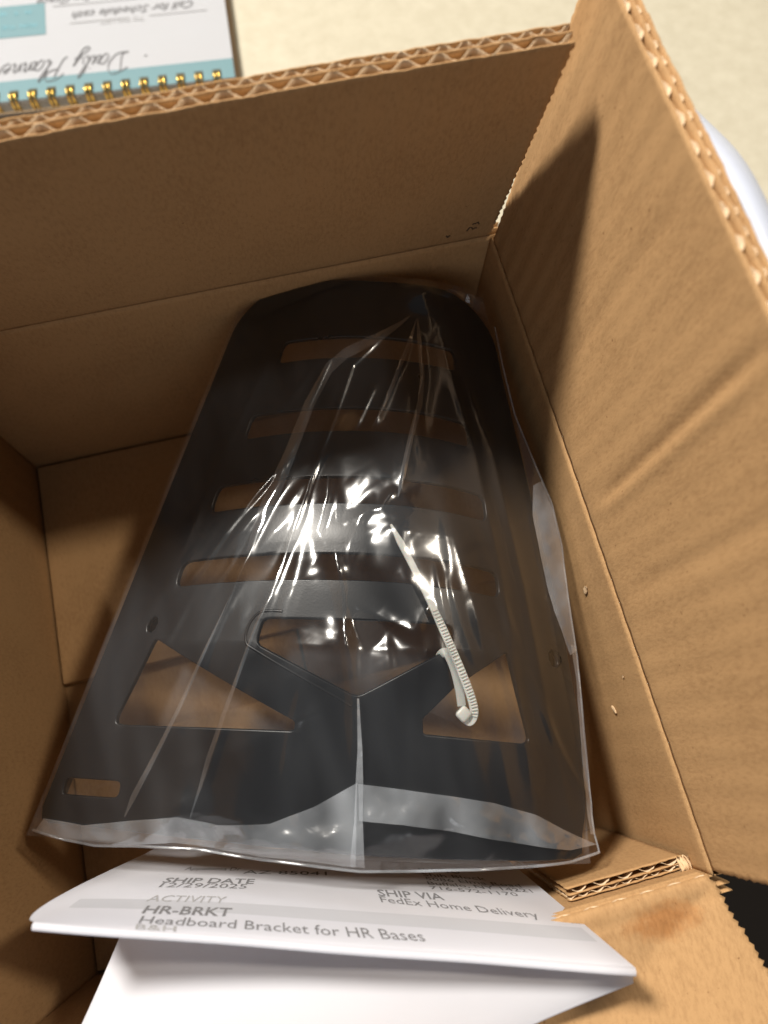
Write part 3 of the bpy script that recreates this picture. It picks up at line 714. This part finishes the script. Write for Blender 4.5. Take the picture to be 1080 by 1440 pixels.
# ------------------------------------------------------------------ daily planner on the table behind
PL = empty('spiral_planner', (.09, .6, TZ), 'white daily planner with teal header and gold wire binding behind the box', 'planner')
p0 = np.array((.1759, .5599)); e1 = np.array((-.1705, .0135)); e1 /= np.linalg.norm(e1); e2 = np.array((-e1[1], e1[0])) * -1
if e2[1] < 0: e2 = -e2
PTOP = 0.0
def pp(p, q, z): xy = p0 + e1 * p + e2 * q; return (xy[0], xy[1], z)
def slab(name, pa, pb, qa, qb, z0, z1, mat, parent=PL):
    v = [pp(pa, qa, z0), pp(pb, qa, z0), pp(pb, qb, z0), pp(pa, qb, z0), pp(pa, qa, z1), pp(pb, qa, z1), pp(pb, qb, z1), pp(pa, qb, z1)]
    return mesh(name, v, [(0, 1, 2, 3), (4, 7, 6, 5), (0, 4, 5, 1), (1, 5, 6, 2), (2, 6, 7, 3), (3, 7, 4, 0)], mat, parent, smooth=False)
slab('back_cover', -.004, .235, -.004, .30, TZ + .0003, TZ + .0025, M['board'])
slab('page_block', 0, .232, 0, .297, TZ + .0027, PTOP - .0008, M['planner_page'])
pg = slab('top_page', -.0005, .2315, .0004, .2965, PTOP - .0006, PTOP, M['planner_page'])
def sheetp(name, pa, pb, qa, qb, mat, z=.0003): return mesh(name, [pp(pa, qa, PTOP + z), pp(pb, qa, PTOP + z), pp(pb, qb, PTOP + z), pp(pa, qb, PTOP + z)], [(0, 1, 2, 3)], mat, PL, smooth=False)
sheetp('teal_header', -.0003, .231, .0006, .0195, M['teal'])
sheetp('teal_block', .136, .22, .062, .094, M['teal'])
for (pa, pb, q) in ((.014, .058, .070), (.075, .118, .070), (.014, .13, .089), (.014, .13, .107)):
    sheetp('ruled_line', pa, pb, q, q + .0007, M['ink_light'], .0005)
def plan_text(body, p, q, size, mat, shear=0., off=0., spacing=1.):
    v, f = text_mesh(body, off, shear, spacing)
    mesh('printed_text', [pp(p + x[0] * size, q - x[1] * size, PTOP + .0006) for x in v], [g[::-1] for g in f], M[mat], PL, smooth=False)
# flowing title, drawn as pen strokes
def script(body, p, q, size, mat='ink'):
    G_ = {'D': [[(.1, .9), (.25, .1), (.05, .0), (.45, .05), (.62, .5), (.4, .95), (.05, .85), (-.1, .7)]], 'a': [[(.32, .38), (.12, .42), (.05, .1), (.2, .0), (.36, .4), (.32, .05), (.46, .05)]],
          'i': [[(.0, .1), (.1, .4), (.08, .05), (.22, .06)], [(.12, .58), (.14, .60)]], 'l': [[(0, .1), (.2, .8), (.18, .98), (.08, .7), (.08, .05), (.22, .06)]],
          'y': [[(0, .35), (.06, .1), (.2, .05), (.32, .4), (.2, -.3), (.02, -.42), (.0, -.25), (.36, .1)]], 'P': [[(.2, .85), (.12, .1), (.0, -.05)], [(-.1, .7), (.1, .95), (.45, .95), (.5, .6), (.2, .45)]],
          'n': [[(0, .4), (.06, .05), (.1, .35), (.22, .4), (.24, .05), (.36, .08)]], 'e': [[(0, .2), (.22, .3), (.14, .42), (.04, .2), (.14, .0), (.3, .1)]], 'r': [[(0, .1), (.1, .45), (.22, .38), (.2, .05), (.34, .1)]], ' ': [], '-': [[(.02, .25), (.12, .27)]]}
    WD = {'D': .68, 'P': .5, ' ': .3, 'a': .44, 'i': .22, 'l': .22, 'y': .36, 'n': .36, 'e': .3, 'r': .34, '-': .4}
    x = 0; vs = []; fs = []
    for ch in body:
        for st in G_[ch]:
            pts = catmull([(a, b, 0) for a, b in st], 6); b0 = len(vs)
            pts = [pp(p + (x + c[0] + .35 * c[1]) * size, q - c[1] * size, PTOP + .0006) for c in pts]
            v, f = tube(pts, .00032, 5); vs += v; fs += [tuple(i + b0 for i in g) for g in f]
        x += WD[ch]
    mesh('script_title', vs, fs, M[mat], PL)
script('- Daily Planner -', .060, .036, .021)
plan_text('TO DO LIST', .062, .0705, .0062, 'ink_light')
plan_text('Call for Schedule cath', .022, .0815, .0105, 'ink', .45)
plan_text('for measure for Grace', .045, .099, .0105, 'ink', .45)
plan_text('MON  TUE  WED  THU', .142, .074, .0055, 'teal_dark')
plan_text('M   T   W   T', .146, .088, .006, 'teal_dark')
for i in range(16):
    p = .0125 + i * .01345
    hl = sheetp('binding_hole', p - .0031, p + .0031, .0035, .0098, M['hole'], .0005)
    rg = None; vs = []; fs = []
    for dp in (-.0016, .0016):
        path = []
        for k in range(15):
            an = math.radians(25 + 250 * k / 14); path.append(pp(p + dp + .0004 * math.sin(an), .0028 + .0052 * math.cos(an), PTOP - .0028 + .0060 * math.sin(an)))
        v, f = tube(path, .00085, 7); b0 = len(vs); vs += v; fs += [tuple(q + b0 for q in g) for g in f]
    mesh('wire_ring', vs, fs, M['gold'], PL)
sp_path = [pp(.004 + .21 * k / 30, -.0045, PTOP - .005) for k in range(31)]
v, f = tube(sp_path, .0005, 6); mesh('wire_spine', v, f, M['board'], PL)
